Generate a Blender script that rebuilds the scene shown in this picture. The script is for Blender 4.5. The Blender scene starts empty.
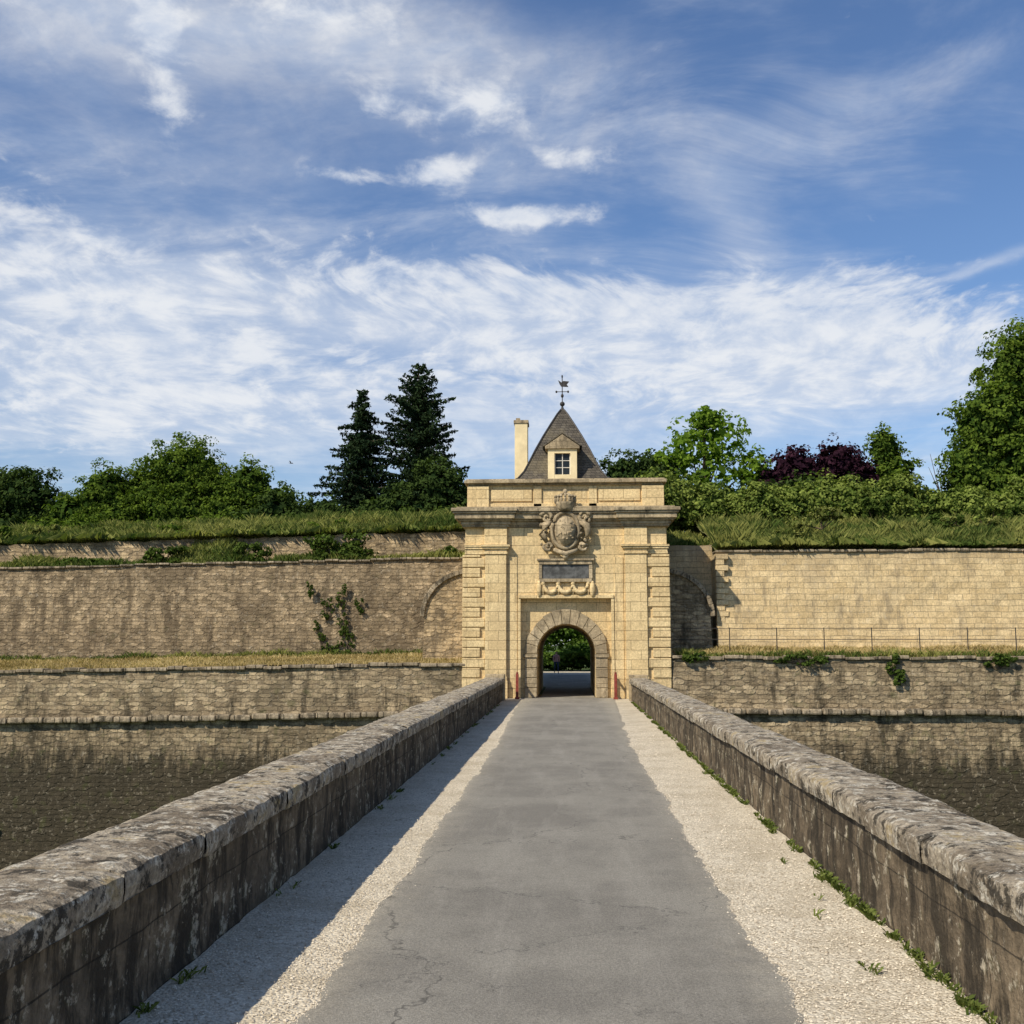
import bpy, bmesh, math, random
import numpy as np
from mathutils import Vector, noise
random.seed(7); rng=np.random.default_rng(7)
S=bpy.context.scene
R=math.radians
# ------------------------------------------------------------------ helpers
def link(ob,parent=None):
    S.collection.objects.link(ob)
    if parent is not None: ob.parent=parent
    return ob
def empty(name,loc=(0,0,0)):
    e=bpy.data.objects.new(name,None); e.location=loc; e.empty_display_size=.2
    return link(e)
class MB:
    def __init__(s): s.v=[]; s.f=[]
    def add(s,vs,fs):
        o=len(s.v); s.v+= [tuple(v) for v in vs]; s.f+=[tuple(i+o for i in f) for f in fs]
    def box(s,x0,x1,y0,y1,z0,z1):
        s.add([(x0,y0,z0),(x1,y0,z0),(x1,y1,z0),(x0,y1,z0),(x0,y0,z1),(x1,y0,z1),(x1,y1,z1),(x0,y1,z1)],
              [(0,3,2,1),(4,5,6,7),(0,1,5,4),(1,2,6,5),(2,3,7,6),(3,0,4,7)])
    def prism(s,prof,y0,y1):
        n=len(prof)
        s.add([(x,y0,z) for x,z in prof]+[(x,y1,z) for x,z in prof],
              [tuple(range(n)),tuple(range(2*n-1,n-1,-1))]+[(i,i+n,(i+1)%n+n,(i+1)%n) for i in range(n)])
    def tube(s,path,rad,n=8,cap=True):
        path=[Vector(p) for p in path]; vs=[];m=len(path)
        for i,p in enumerate(path):
            t=(path[min(i+1,m-1)]-path[max(i-1,0)])
            if t.length<1e-6: t=Vector((0,0,1))
            t.normalize()
            a=Vector((0,0,1)) if abs(t.z)<.9 else Vector((1,0,0))
            u=t.cross(a).normalized(); w=t.cross(u)
            r=rad[i] if hasattr(rad,'__len__') else rad
            for k in range(n):
                an=2*math.pi*k/n; vs.append(p+(u*math.cos(an)+w*math.sin(an))*r)
        fs=[(i*n+k,i*n+(k+1)%n,(i+1)*n+(k+1)%n,(i+1)*n+k) for i in range(m-1) for k in range(n)]
        if cap: fs+= [tuple(range(n-1,-1,-1)),tuple(range((m-1)*n,m*n))]
        s.add(vs,fs)
    def ell(s,c,r,nu=12,nv=8):
        vs=[];fs=[]
        for j in range(nv+1):
            th=math.pi*j/nv
            for i in range(nu):
                ph=2*math.pi*i/nu
                vs.append((c[0]+r[0]*math.sin(th)*math.cos(ph),c[1]+r[1]*math.sin(th)*math.sin(ph),c[2]+r[2]*math.cos(th)))
        for j in range(nv):
            for i in range(nu):
                fs.append((j*nu+i,(j+1)*nu+i,(j+1)*nu+(i+1)%nu,j*nu+(i+1)%nu))
        s.add(vs,fs)
    def obj(s,name,mat,parent=None,bevel=0,smooth=False,weld=False):
        me=bpy.data.meshes.new(name); me.from_pydata(s.v,[],s.f); me.update()
        bm=bmesh.new(); bm.from_mesh(me)
        if weld: bmesh.ops.remove_doubles(bm,verts=bm.verts,dist=1e-4)
        bmesh.ops.recalc_face_normals(bm,faces=bm.faces); bm.to_mesh(me); bm.free()
        me.materials.append(mat)
        if smooth: me.polygons.foreach_set('use_smooth',[True]*len(me.polygons))
        ob=link(bpy.data.objects.new(name,me),parent)
        if bevel:
            m=ob.modifiers.new('bevel','BEVEL'); m.width=bevel; m.segments=2; m.limit_method='ANGLE'; m.angle_limit=R(40)
        return ob
# ------------------------------------------------------------------ node helpers
class NT:
    def __init__(s,nt): s.t=nt; s.n=nt.nodes; s.l=nt.links
    def new(s,typ,**kw):
        n=s.n.new(typ)
        for k,v in kw.items(): setattr(n,k,v)
        return n
    def put(s,sock,val):
        if isinstance(val,bpy.types.NodeSocket): s.l.new(val,sock)
        elif val is not None:
            if sock.type=='RGBA' and len(val)==3: val=(*val,1)
            sock.default_value=val
    def math(s,op,a,b=None,c=None,clamp=False):
        n=s.new('ShaderNodeMath',operation=op,use_clamp=clamp)
        s.put(n.inputs[0],a); s.put(n.inputs[1],b)
        if c is not None: s.put(n.inputs[2],c)
        return n.outputs[0]
    def mix(s,f,a,b,bt='MIX'):
        n=s.new('ShaderNodeMix',data_type='RGBA',blend_type=bt)
        s.put(n.inputs[0],f); s.put(n.inputs[6],a); s.put(n.inputs[7],b); return n.outputs[2]
    def noise(s,vec,scale,detail=3,rough=.55,dist=0):
        n=s.new('ShaderNodeTexNoise'); s.put(n.inputs['Vector'],vec)
        n.inputs['Scale'].default_value=scale; n.inputs['Detail'].default_value=detail
        n.inputs['Roughness'].default_value=rough; n.inputs['Distortion'].default_value=dist
        return n.outputs['Fac']
    def ramp(s,f,a,b,lo=0.,hi=1.):
        n=s.new('ShaderNodeMapRange',interpolation_type='SMOOTHSTEP'); s.put(n.inputs[0],f)
        n.inputs[1].default_value=a;n.inputs[2].default_value=b;n.inputs[3].default_value=lo;n.inputs[4].default_value=hi
        return n.outputs[0]
    def comb(s,x,y,z):
        n=s.new('ShaderNodeCombineXYZ'); s.put(n.inputs[0],x);s.put(n.inputs[1],y);s.put(n.inputs[2],z); return n.outputs[0]
    def sep(s,v):
        n=s.new('ShaderNodeSeparateXYZ'); s.put(n.inputs[0],v); return n.outputs
    def vscale(s,v,sc):
        n=s.new('ShaderNodeVectorMath',operation='MULTIPLY'); s.put(n.inputs[0],v); n.inputs[1].default_value=sc; return n.outputs[0]
    def gain(s,col,f):
        n=s.new('ShaderNodeVectorMath',operation='SCALE'); s.put(n.inputs[0],col); s.put(n.inputs[3],f); return n.outputs[0]
def mat_new(name,rough=.9):
    m=bpy.data.materials.new(name); m.use_nodes=True
    t=NT(m.node_tree); b=t.n['Principled BSDF']; b.inputs['Roughness'].default_value=rough
    b.inputs['Specular IOR Level'].default_value=.15
    return m,t,b
def bump(t,b,h,dist,strength=1.):
    n=t.new('ShaderNodeBump'); t.put(n.inputs['Height'],h); n.inputs['Distance'].default_value=dist; n.inputs['Strength'].default_value=strength
    t.l.new(n.outputs[0],b.inputs['Normal'])
def masonry(name,c1,c2,mortar,bw,bh,ms=.015,wob=.03,stain=(.05,.045,.035),stain_lo=.55,stain_hi=.75,stain_amt=.7,
            zdark=None,streak=.4,green=0,white=0,bdist=.03,tone=(.75,1.2),topz=None,sp=1.0,rubble=0,wcol=(.58,.50,.37),bigst=.75):
    m,t,b=mat_new(name,.92)
    co=t.new('ShaderNodeTexCoord').outputs['Object']
    x,y,z=t.sep(co)
    w1=t.noise(co,.7,2); w2=t.noise(co,5,2); mid=t.noise(co,2.3*sp,4,.65)
    u=t.math('ADD',t.math('ADD',x,y),t.math('MULTIPLY',t.math('SUBTRACT',w2,.5),wob*2))
    v=t.math('ADD',z,t.math('ADD',t.math('MULTIPLY',t.math('SUBTRACT',w1,.5),wob*4),t.math('MULTIPLY',t.math('SUBTRACT',w2,.5),wob)))
    if rubble:
        vc=t.comb(t.math('MULTIPLY',u,1/bw),t.math('MULTIPLY',v,1/bh),0.)
        vo=t.new('ShaderNodeTexVoronoi',voronoi_dimensions='2D'); t.put(vo.inputs['Vector'],vc); vo.inputs['Scale'].default_value=1; vo.inputs['Randomness'].default_value=rubble
        rs=t.sep(vo.outputs['Color'])
        br=t.new('ShaderNodeTexBrick'); t.put(br.inputs['Vector'],t.comb(u,v,0.)); br.inputs['Scale'].default_value=1
        br.inputs['Brick Width'].default_value=bw*1.3; br.inputs['Row Height'].default_value=bh; br.inputs['Mortar Size'].default_value=ms; br.inputs['Mortar Smooth'].default_value=.6
        edge=t.math('MULTIPLY',br.outputs['Fac'],.4)
        edge=t.math('MAXIMUM',edge,t.ramp(vo.outputs['Distance'],.46,.62,0,.65))
        col=t.mix(rs[0],c1,c2); col=t.gain(col,t.ramp(rs[1],0,1,.74,1.26)); col=t.mix(edge,col,mortar)
    else:
        br=t.new('ShaderNodeTexBrick'); t.put(br.inputs['Vector'],t.comb(u,v,0.))
        br.inputs['Scale'].default_value=1; br.inputs['Brick Width'].default_value=bw; br.inputs['Row Height'].default_value=bh
        br.inputs['Mortar Size'].default_value=ms; br.inputs['Mortar Smooth'].default_value=.3
        br.inputs['Color1'].default_value=(*c1,1); br.inputs['Color2'].default_value=(*c2,1); br.inputs['Mortar'].default_value=(*mortar,1)
        col=br.outputs['Color']; edge=br.outputs['Fac']
    big=t.noise(co,.3*sp,4,.65); fine=t.noise(co,13,4,.7)
    tn=t.ramp(t.math('ADD',t.math('MULTIPLY',big,.55),t.math('MULTIPLY',mid,.45)),.36,.64,tone[0],tone[1])
    tn=t.math('MULTIPLY',tn,t.ramp(fine,.25,.75,.72,1.22)); col=t.gain(col,tn)
    st=t.noise(t.vscale(co,(1.6,1.6,.45)),1.*sp,5,.72)
    sf=t.math('MULTIPLY',t.ramp(st,stain_lo,stain_hi),stain_amt)
    sf=t.math('MAXIMUM',sf,t.math('MULTIPLY',t.ramp(t.math('ADD',big,t.math('MULTIPLY',t.math('SUBTRACT',mid,.5),.35)),.50,.62),stain_amt*bigst))
    s2=t.noise(t.vscale(co,(5,5,.35)),1.,4,.7)
    if streak: sf=t.math('MAXIMUM',sf,t.math('MULTIPLY',t.ramp(s2,.54,.72),streak))
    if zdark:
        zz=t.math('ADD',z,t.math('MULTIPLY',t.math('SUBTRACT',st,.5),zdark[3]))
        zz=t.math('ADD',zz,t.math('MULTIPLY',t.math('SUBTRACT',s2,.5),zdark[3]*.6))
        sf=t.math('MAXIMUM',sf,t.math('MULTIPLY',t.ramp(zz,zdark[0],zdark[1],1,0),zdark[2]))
    if topz:
        zz=t.math('ADD',z,t.math('MULTIPLY',t.math('SUBTRACT',s2,.5),1.8))
        sf=t.math('MAXIMUM',sf,t.math('MULTIPLY',t.ramp(zz,topz[0],topz[1]),topz[2]))
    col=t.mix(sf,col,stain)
    if green:
        col=t.mix(t.math('MULTIPLY',t.ramp(mid,.56,.70),green),col,(.075,.085,.028))
    if white:
        g=t.noise(co,5.5,5,.75); col=t.mix(t.math('MULTIPLY',t.ramp(g,.56,.65),white),col,wcol)
    t.put(b.inputs['Base Color'],col)
    h=t.math('ADD',t.math('MULTIPLY',edge,-1.),t.math('ADD',t.math('MULTIPLY',fine,.9),t.math('MULTIPLY',mid,.8)))
    bump(t,b,h,bdist)
    return m
def simple(name,c,rough=.9,var=.25,scale=3.,bd=.0,metal=0):
    m,t,b=mat_new(name,rough)
    co=t.new('ShaderNodeTexCoord').outputs['Object']; n=t.noise(co,scale,4,.65)
    t.put(b.inputs['Base Color'],t.mix(t.ramp(n,.3,.7),[k*(1-var) for k in c],[k*(1+var) for k in c]))
    b.inputs['Metallic'].default_value=metal
    if bd: bump(t,b,t.noise(co,scale*4,4,.7),bd)
    return m
def leafmat(name,dark,light,trans=.35):
    m=bpy.data.materials.new(name); m.use_nodes=True; t=NT(m.node_tree)
    for n in list(t.n): t.n.remove(n)
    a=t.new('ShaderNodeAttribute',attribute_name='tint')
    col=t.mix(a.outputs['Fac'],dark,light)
    d=t.new('ShaderNodeBsdfDiffuse'); tr=t.new('ShaderNodeBsdfTranslucent'); t.put(d.inputs[0],col)
    t.put(tr.inputs[0],t.mix(1.,col,(1.0,1.15,.5),'MULTIPLY'))
    mx=t.new('ShaderNodeMixShader'); mx.inputs[0].default_value=trans; t.l.new(d.outputs[0],mx.inputs[1]); t.l.new(tr.outputs[0],mx.inputs[2])
    o=t.new('ShaderNodeOutputMaterial'); t.l.new(mx.outputs[0],o.inputs[0]); return m
def quads_mesh(name,V,k,tint,mat,parent=None):
    N=V.shape[0]; me=bpy.data.meshes.new(name)
    me.vertices.add(N*k); me.vertices.foreach_set('co',V.reshape(-1).astype(np.float32))
    me.loops.add(N*k); me.loops.foreach_set('vertex_index',np.arange(N*k,dtype=np.int32))
    me.polygons.add(N); me.polygons.foreach_set('loop_start',np.arange(0,N*k,k,dtype=np.int32))
    me.update(calc_edges=True)
    at=me.attributes.new('tint','FLOAT','FACE'); at.data.foreach_set('value',tint.astype(np.float32))
    me.materials.append(mat)
    return link(bpy.data.objects.new(name,me),parent)
def unit(n):
    v=rng.normal(size=(n,3)); return v/np.linalg.norm(v,axis=1)[:,None]
def leaf_quads(P,size,outn=None,upb=.5,elong=1.6):
    n=len(P); nr=unit(n)
    if outn is not None: nr=nr*.7+outn*.8
    nr[:,2]+=upb*.5; nr/=np.linalg.norm(nr,axis=1)[:,None]
    a=np.cross(nr,unit(n)); a/=np.linalg.norm(a,axis=1)[:,None]; b=np.cross(nr,a)
    s=size[:,None] if hasattr(size,'__len__') else size
    return np.stack([P-a*s*elong*.5,P+b*s*.5+nr*s*.1,P+a*s*elong*.5,P-b*s*.5+nr*s*.1],axis=1)
def crown_pts(lobes,per,leaf,sub=.3,dens=1.,core=0):
    Ps=[];Os=[];Ts=[];Ss=[]
    for (cx,cy,cz,rx,ry,rz) in lobes:
        K=max(10,int(per)); d=unit(K); rad=rng.uniform(.62,1.06,K)
        c=np.array([cx,cy,cz])+d*np.array([rx,ry,rz])*rad[:,None]
        ct=rng.uniform(0,1,K)
        r=(rx+ry+rz)/3
        sr=rng.uniform(.6,1.3,K)*sub*r
        m=int(max(12,dens*(sub*r/leaf)**2*2.6))
        idx=np.repeat(np.arange(K),m)
        o=unit(len(idx)); rr=rng.uniform(.35,1.,len(idx))**.6
        P=c[idx]+o*(sr[idx]*rr)[:,None]*np.array([1,1,.7])
        Ps.append(P);Os.append(o*.6+d[idx]*.6);Ss.append(rng.uniform(.7,1.3,len(P))*leaf)
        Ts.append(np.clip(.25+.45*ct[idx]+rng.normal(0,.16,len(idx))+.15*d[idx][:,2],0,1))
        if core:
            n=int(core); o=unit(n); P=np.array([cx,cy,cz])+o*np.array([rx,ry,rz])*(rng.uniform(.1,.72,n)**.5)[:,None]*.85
            Ps.append(P);Os.append(o);Ts.append(rng.uniform(0,.25,n));Ss.append(rng.uniform(.8,1.3,n)*leaf*2.6)  # dark inner leaves: shade inside the crown put into the tint
    return np.concatenate(Ps),np.concatenate(Os),np.concatenate(Ts),np.concatenate(Ss)
def trunk(mb,base,top,r,limbs):
    b=Vector(base); tp=Vector(top); n=7
    path=[b.lerp(tp,i/n)+Vector((random.uniform(-.08,.08),random.uniform(-.08,.08),0))*(i>0) for i in range(n+1)]
    mb.tube(path,[r*(1.25-.9*i/n) for i in range(n+1)],8)
    for l in limbs:
        f=random.uniform(.35,.8); s=path[int(f*n)]; e=Vector(l); md=s.lerp(e,.5)+Vector((0,0,-.25))
        mb.tube([s,md,e],[r*.45,r*.28,r*.08],6)
bark=simple('bark',(.10,.075,.05),.95,.4,4,.02)
def tree(name,base,lobes,mat,leaf=.2,per=60,sub=.3,dens=1.,tr=.25,upb=.5,core=500):
    e=empty(name,base); B=np.array(base)
    L=[(a-B[0],b-B[1],c-B[2],d,f,g) for a,b,c,d,f,g in lobes]
    mb=MB(); top=max(l[2] for l in L); tx=sum(l[0] for l in L)/len(L)
    trunk(mb,(0,0,-.6),(tx*.6,0,top),tr,[(l[0],l[1],l[2]) for l in L])
    mb.obj('trunk',bark,e,smooth=True)
    P,O,T,Z=crown_pts(L,per,leaf,sub,dens,core)
    quads_mesh('foliage',leaf_quads(P,Z,O,upb),4,T,mat,e)
    return e
# ------------------------------------------------------------------ camera
cam=bpy.data.cameras.new('camera'); cam.sensor_width=36; cam.lens=37.6; cam.clip_end=6000; cam.clip_start=.05
co=link(bpy.data.objects.new('camera',cam)); co.location=(0,0,2.2); co.rotation_euler=(R(97.1),0,R(3.0)); S.camera=co
# ------------------------------------------------------------------ light
to_sun=Vector((-.75,-.8,1)).normalized()
sl=bpy.data.lights.new('sun','SUN'); sl.energy=5.0; sl.angle=R(.53); sl.color=(1,.915,.77)
so=link(bpy.data.objects.new('sun',sl)); so.rotation_euler=to_sun.to_track_quat('Z','Y').to_euler(); so.location=(-20,-20,40)
el=math.asin(to_sun.z); az=math.atan2(to_sun.x,to_sun.y)
W=bpy.data.worlds.new('World'); S.world=W; W.use_nodes=True; t=NT(W.node_tree)
W.cycles.sampling_method='MANUAL'; W.cycles.sample_map_resolution=256
for n in list(t.n): t.n.remove(n)
sky=t.new('ShaderNodeTexSky',sky_type='NISHITA'); sky.sun_disc=False; sky.sun_elevation=el; sky.sun_rotation=az%(2*math.pi)
sky.air_density=1.2; sky.dust_density=.4; sky.ozone_density=2.0; sky.altitude=50
gen=t.new('ShaderNodeTexCoord').outputs['Generated']; x,y,z=t.sep(gen)
AZ=t.math('MULTIPLY',t.math('ARCTAN2',x,y),57.29578); EL=t.math('MULTIPLY',t.math('ARCSINE',z),57.29578)
zz=t.math('ADD',t.math('MAXIMUM',z,0.),.10)
px=t.math('DIVIDE',x,zz); py=t.math('DIVIDE',y,zz)
n_w=t.noise(t.comb(px,py,0.),.9,2,.55)
wx=t.math('ADD',px,t.math('MULTIPLY',n_w,.9)); wy=t.math('ADD',py,t.math('MULTIPLY',n_w,.6))
PW=t.comb(wx,wy,0.)
Q=t.comb(AZ,t.math('MULTIPLY',EL,1.7),0.)
fbm=t.noise(Q,.36,6,.6,.25)
big=t.noise(Q,.10,3,.55)
wisp=t.noise(t.vscale(PW,(1.0,2.2,1)),1.3,7,.66,.4)
mack=t.noise(t.vscale(PW,(10,7.,1)),1.,5,.62,.25)
c5=lambda s_,k: t.math('MULTIPLY',t.math('SUBTRACT',s_,.5),k)
def blob(a0,e0,sa,se,amp,rot=0,A=AZ,E=EL):
    da=t.math('SUBTRACT',A,a0); de=t.math('SUBTRACT',E,e0); c,s_=math.cos(R(rot)),math.sin(R(rot))
    p=t.math('ADD',t.math('MULTIPLY',da,c/sa),t.math('MULTIPLY',de,s_/sa))
    q=t.math('ADD',t.math('MULTIPLY',da,-s_/se),t.math('MULTIPLY',de,c/se))
    r2=t.math('ADD',t.math('MULTIPLY',p,p),t.math('MULTIPLY',q,q))
    return t.math('MULTIPLY',t.math('EXPONENT',t.math('MULTIPLY',r2,-1.)),amp)
def tot(lst):
    a=lst[0]
    for b_ in lst[1:]: a=t.math('ADD',a,b_)
    return a
puffs=tot([blob(-4.6,28.,3.8,1.7,1.15),blob(-7,24.5,1.9,1.1,1.25),blob(-2.3,22.6,4.2,.75,1.3),blob(-12.3,24.3,3.0,.6,.9),
   blob(.5,25.3,4.5,.9,.68),blob(-10.5,27.6,1.7,1.1,.9),blob(-22.3,29.5,1.6,5.,1.15,14),blob(-14,32,6.,2.4,.85),blob(-29,31,5,2.2,.85,20)])
mk=tot([blob(-8.5,19.0,9,1.8,1.15,-3),blob(6,17.8,10,2.0,1.15,-5),blob(17,16,8,2.6,1.,-5),blob(-27,18.5,8,3.4,1.1,-12),blob(-3,14.5,9,2.2,.95),
   blob(-19,14,7,3.4,1.05,-10),blob(10,13.5,9,2.2,.85),blob(-28,12,8,2.5,.8)])
soft=tot([blob(-28,16,13,5.0,1.05),blob(-27,30,10,5.0,.85),blob(15,14.5,15,3.2,1.1,-4),blob(-6,17.5,16,3.0,.75),blob(-8,11.5,22,3.4,.95),blob(9,22.5,4.5,2.2,.55,-45),blob(17,26.5,8,2.2,.5,10),
   blob(-12,31,10,4.,.8),blob(2,30,9,2.2,.45),blob(-18,24,8,3,.6),blob(-3,26,8,3.5,.5)])
d1=t.ramp(t.math('ADD',puffs,c5(fbm,2.4)),.42,1.35,0,.9)
d2=t.ramp(t.math('ADD',t.math('ADD',mk,c5(mack,2.8)),c5(big,1.0)),.45,1.4,0,.85)
d3=t.ramp(t.math('ADD',soft,c5(wisp,1.3)),.10,1.45,0,.85)
d4=t.math('MULTIPLY',t.ramp(t.math('ADD',wisp,c5(big,.6)),.40,.85),.42)
ctr=blob(20.8,18.2,5.5,.27,.42,13,AZ,t.math('ADD',EL,c5(fbm,.8)))
hz=t.ramp(EL,-2,15,.42,0)
inv=1.
for dd in (d1,d2,d3,d4,ctr,hz):
    k=t.math('SUBTRACT',1.,t.math('MINIMUM',dd,.97)); inv=t.math('MULTIPLY',inv,k)
dens=t.math('SUBTRACT',1.,inv,clamp=True)
STR=.095
ccol=t.mix(t.ramp(t.math('ADD',t.math('MULTIPLY',fbm,.5),t.math('MULTIPLY',mack,.5)),.38,.62),(6.2,7.0,8.4),(9.0,9.2,9.5))
skc=t.mix(1.,sky.outputs[0],(.86,1.02,1.28),'MULTIPLY')
colr=t.mix(t.math('MULTIPLY',dens,.95),skc,ccol)
bg=t.new('ShaderNodeBackground'); bg.inputs[1].default_value=STR; t.l.new(colr,bg.inputs[0])
wo=t.new('ShaderNodeOutputWorld'); t.l.new(bg.outputs[0],wo.inputs[0])
# ------------------------------------------------------------------ materials
M_gate=masonry('limestone_ashlar',(.78,.60,.325),(.68,.505,.26),(.36,.26,.14),.85,.40,.008,.004,(.24,.175,.10),.55,.76,.6,streak=.5,bdist=.015,tone=(.82,1.12),sp=1.3,bigst=.55)
M_gatew=masonry('limestone_weathered',(.56,.445,.28),(.43,.335,.205),(.2,.16,.1),1.1,.6,.006,.003,(.10,.08,.053),.47,.67,.8,streak=.6,bdist=.02,tone=(.7,1.15),sp=1.8)
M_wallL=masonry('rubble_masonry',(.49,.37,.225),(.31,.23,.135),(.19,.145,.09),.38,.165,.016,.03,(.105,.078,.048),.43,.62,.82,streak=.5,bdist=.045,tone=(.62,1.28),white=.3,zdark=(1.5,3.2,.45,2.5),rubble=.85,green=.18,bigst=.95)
M_wallR=masonry('ashlar_wall_pale',(.76,.58,.32),(.66,.485,.25),(.44,.34,.2),.62,.26,.009,.03,(.25,.195,.125),.50,.68,.7,streak=.5,bdist=.025,tone=(.78,1.15),white=.3,topz=(5.4,6.8,.75),bigst=.7)
M_upper=masonry('rubble_masonry_upper',(.55,.41,.235),(.40,.295,.17),(.21,.16,.10),.40,.17,.018,.03,(.12,.092,.06),.48,.66,.8,streak=.5,bdist=.04,tone=(.65,1.2),white=.25,rubble=.8)
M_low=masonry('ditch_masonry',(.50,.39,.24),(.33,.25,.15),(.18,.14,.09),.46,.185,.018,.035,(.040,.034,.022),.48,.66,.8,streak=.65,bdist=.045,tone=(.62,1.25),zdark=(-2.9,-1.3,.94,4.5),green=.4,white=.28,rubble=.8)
M_par=masonry('parapet_masonry',(.235,.18,.115),(.17,.13,.085),(.085,.068,.046),1.7,.46,.006,.012,(.030,.025,.018),.42,.58,.85,streak=.65,bdist=.03,tone=(.5,1.3),green=.35,white=.75,sp=2.4,wcol=(.52,.45,.33))
def coping_mat():
    m,t,b=mat_new('lichen_coping_stone',.93); co=t.new('ShaderNodeTexCoord').outputs['Object']
    a=t.noise(co,1.6,4,.7); f=t.noise(co,26,5,.75); g=t.noise(co,6,6,.72); w=t.noise(co,8,6,.75)
    col=t.mix(t.ramp(a,.38,.62),(.22,.175,.12),(.48,.405,.295))
    col=t.mix(t.ramp(g,.51,.59,0,.9),col,(.05,.043,.032))
    col=t.mix(t.ramp(w,.53,.60,0,.85),col,(.64,.58,.46))
    col=t.mix(t.ramp(t.math('ADD',t.math('MULTIPLY',g,-.5),a),.34,.42,0,.55),col,(.36,.25,.08))
    col=t.gain(col,t.ramp(f,.25,.75,.5,1.4))
    t.put(b.inputs['Base Color'],col); bump(t,b,t.math('ADD',t.math('MULTIPLY',f,.6),g),.045); return m
M_cop=coping_mat()
M_cop2=masonry('weathered_cordon_stone',(.46,.37,.25),(.31,.245,.16),(.08,.07,.05),.7,3.,.02,.01,(.06,.05,.035),.45,.60,.8,streak=.4,bdist=.03,tone=(.6,1.3),white=.4,sp=2)
def asphalt():
    m,t,b=mat_new('old_asphalt',.88); co=t.new('ShaderNodeTexCoord').outputs['Object']; x,y,z=t.sep(co)
    f=t.noise(co,60,3,.8); g=t.noise(co,.6,5,.65); h=t.noise(t.vscale(co,(2.4,.3,1)),1.,5,.65); s=t.noise(co,190,1,.8); q=t.noise(co,5,5,.7)
    col=t.mix(t.ramp(g,.38,.62),(.215,.198,.165),(.275,.254,.21))
    col=t.mix(t.ramp(h,.46,.66,0,.45),col,(.33,.305,.255))
    col=t.mix(t.ramp(q,.56,.70,0,.3),col,(.15,.138,.115))
    ax=t.math('ABSOLUTE',t.math('SUBTRACT',x,-.1)); ef=t.ramp(t.math('ADD',ax,t.math('MULTIPLY',t.math('SUBTRACT',q,.5),.9)),1.05,1.75,0,.55)
    col=t.mix(ef,col,(.42,.375,.29))
    vo=t.new('ShaderNodeTexVoronoi',feature='DISTANCE_TO_EDGE'); 
    wv=t.new('ShaderNodeVectorMath',operation='ADD'); t.put(wv.inputs[0],co); t.put(wv.inputs[1],t.comb(t.math('MULTIPLY',g,1.6),q,0.))
    t.put(vo.inputs['Vector'],wv.outputs[0]); vo.inputs['Scale'].default_value=.38
    crack=t.math('MULTIPLY',t.ramp(vo.outputs['Distance'],.001,.006,1,0),t.ramp(h,.43,.52))
    col=t.mix(t.math('MULTIPLY',crack,.65),col,(.08,.075,.065))
    col=t.gain(col,t.math('MULTIPLY',t.ramp(f,.2,.8,.66,1.32),t.ramp(s,.3,.7,.8,1.2)))
    t.put(b.inputs['Base Color'],col); bump(t,b,t.math('ADD',f,t.math('MULTIPLY',s,.6)),.008); return m
M_road=asphalt()
def gravelm():
    m,t,b=mat_new('pale_gravel',.95); co=t.new('ShaderNodeTexCoord').outputs['Object']
    v=t.new('ShaderNodeTexVoronoi'); t.put(v.inputs['Vector'],co); v.inputs['Scale'].default_value=46
    f=t.noise(co,1.2,5,.65); r=t.sep(v.outputs['Color'])[0]; g=t.noise(co,4,4,.7)
    col=t.mix(r,(.44,.375,.275),(.74,.655,.50)); col=t.mix(t.ramp(f,.42,.66,0,.6),col,(.40,.33,.225)); col=t.mix(t.ramp(g,.56,.7,0,.4),col,(.26,.22,.15))
    t.put(b.inputs['Base Color'],col); bump(t,b,t.math('ADD',t.math('MULTIPLY',v.outputs['Distance'],-.7),t.noise(co,12,3)),.015); return m
M_gravel=gravelm()
M_slate=masonry('slate_tiles',(.08,.068,.055),(.125,.108,.085),(.03,.03,.028),.22,.13,.008,.004,(.18,.15,.09),.52,.7,.5,streak=.2,bdist=.012,tone=(.75,1.25))
M_cream=simple('cream_render',(.78,.64,.38),.9,.12,1.5,.004)
M_glass=simple('dark_window_glass',(.02,.025,.03),.15,.2,2)
M_plaque=simple('slate_plaque',(.10,.10,.095),.7,.45,4,.004)
M_iron=simple('weathered_iron',(.06,.055,.05),.6,.3,8,0,.5)
M_wood=simple('white_painted_wood',(.62,.58,.5),.7,.1,8)
M_red=simple('red_paint',(.22,.05,.035),.6,.25,6)
M_soil=simple('dry_grass_soil',(.34,.26,.13),.97,.35,2.2,.05)
M_bank=simple('grass_soil',(.14,.14,.05),.97,.4,1.5,.08)
M_grd=simple('grass_ground',(.07,.10,.03),.97,.4,.3,.05)
L_grass=leafmat('wild_grass',(.07,.11,.025),(.29,.29,.085),.3)
L_dry=leafmat('dry_grass',(.32,.24,.10),(.56,.44,.22),.3)
L_oak=leafmat('oak_leaves',(.035,.07,.014),(.165,.23,.032))
L_dark=leafmat('dark_leaves',(.018,.036,.012),(.07,.105,.026),.25)
L_light=leafmat('spring_leaves',(.10,.18,.02),(.27,.38,.05),.5)
L_sunny=leafmat('sunlit_leaves',(.05,.10,.02),(.22,.32,.06),.4)  # leaf colour brightened so foliage beyond the arch looks sunlit
L_hedge=leafmat('hedge_leaves',(.05,.09,.016),(.28,.33,.075),.3)
L_purple=leafmat('purple_leaves',(.018,.008,.014),(.055,.022,.034),.2)
L_con=leafmat('conifer_needles',(.010,.022,.012),(.038,.06,.025),.12)
L_ivy=leafmat('ivy_leaves',(.03,.055,.012),(.12,.17,.035),.3)
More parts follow.
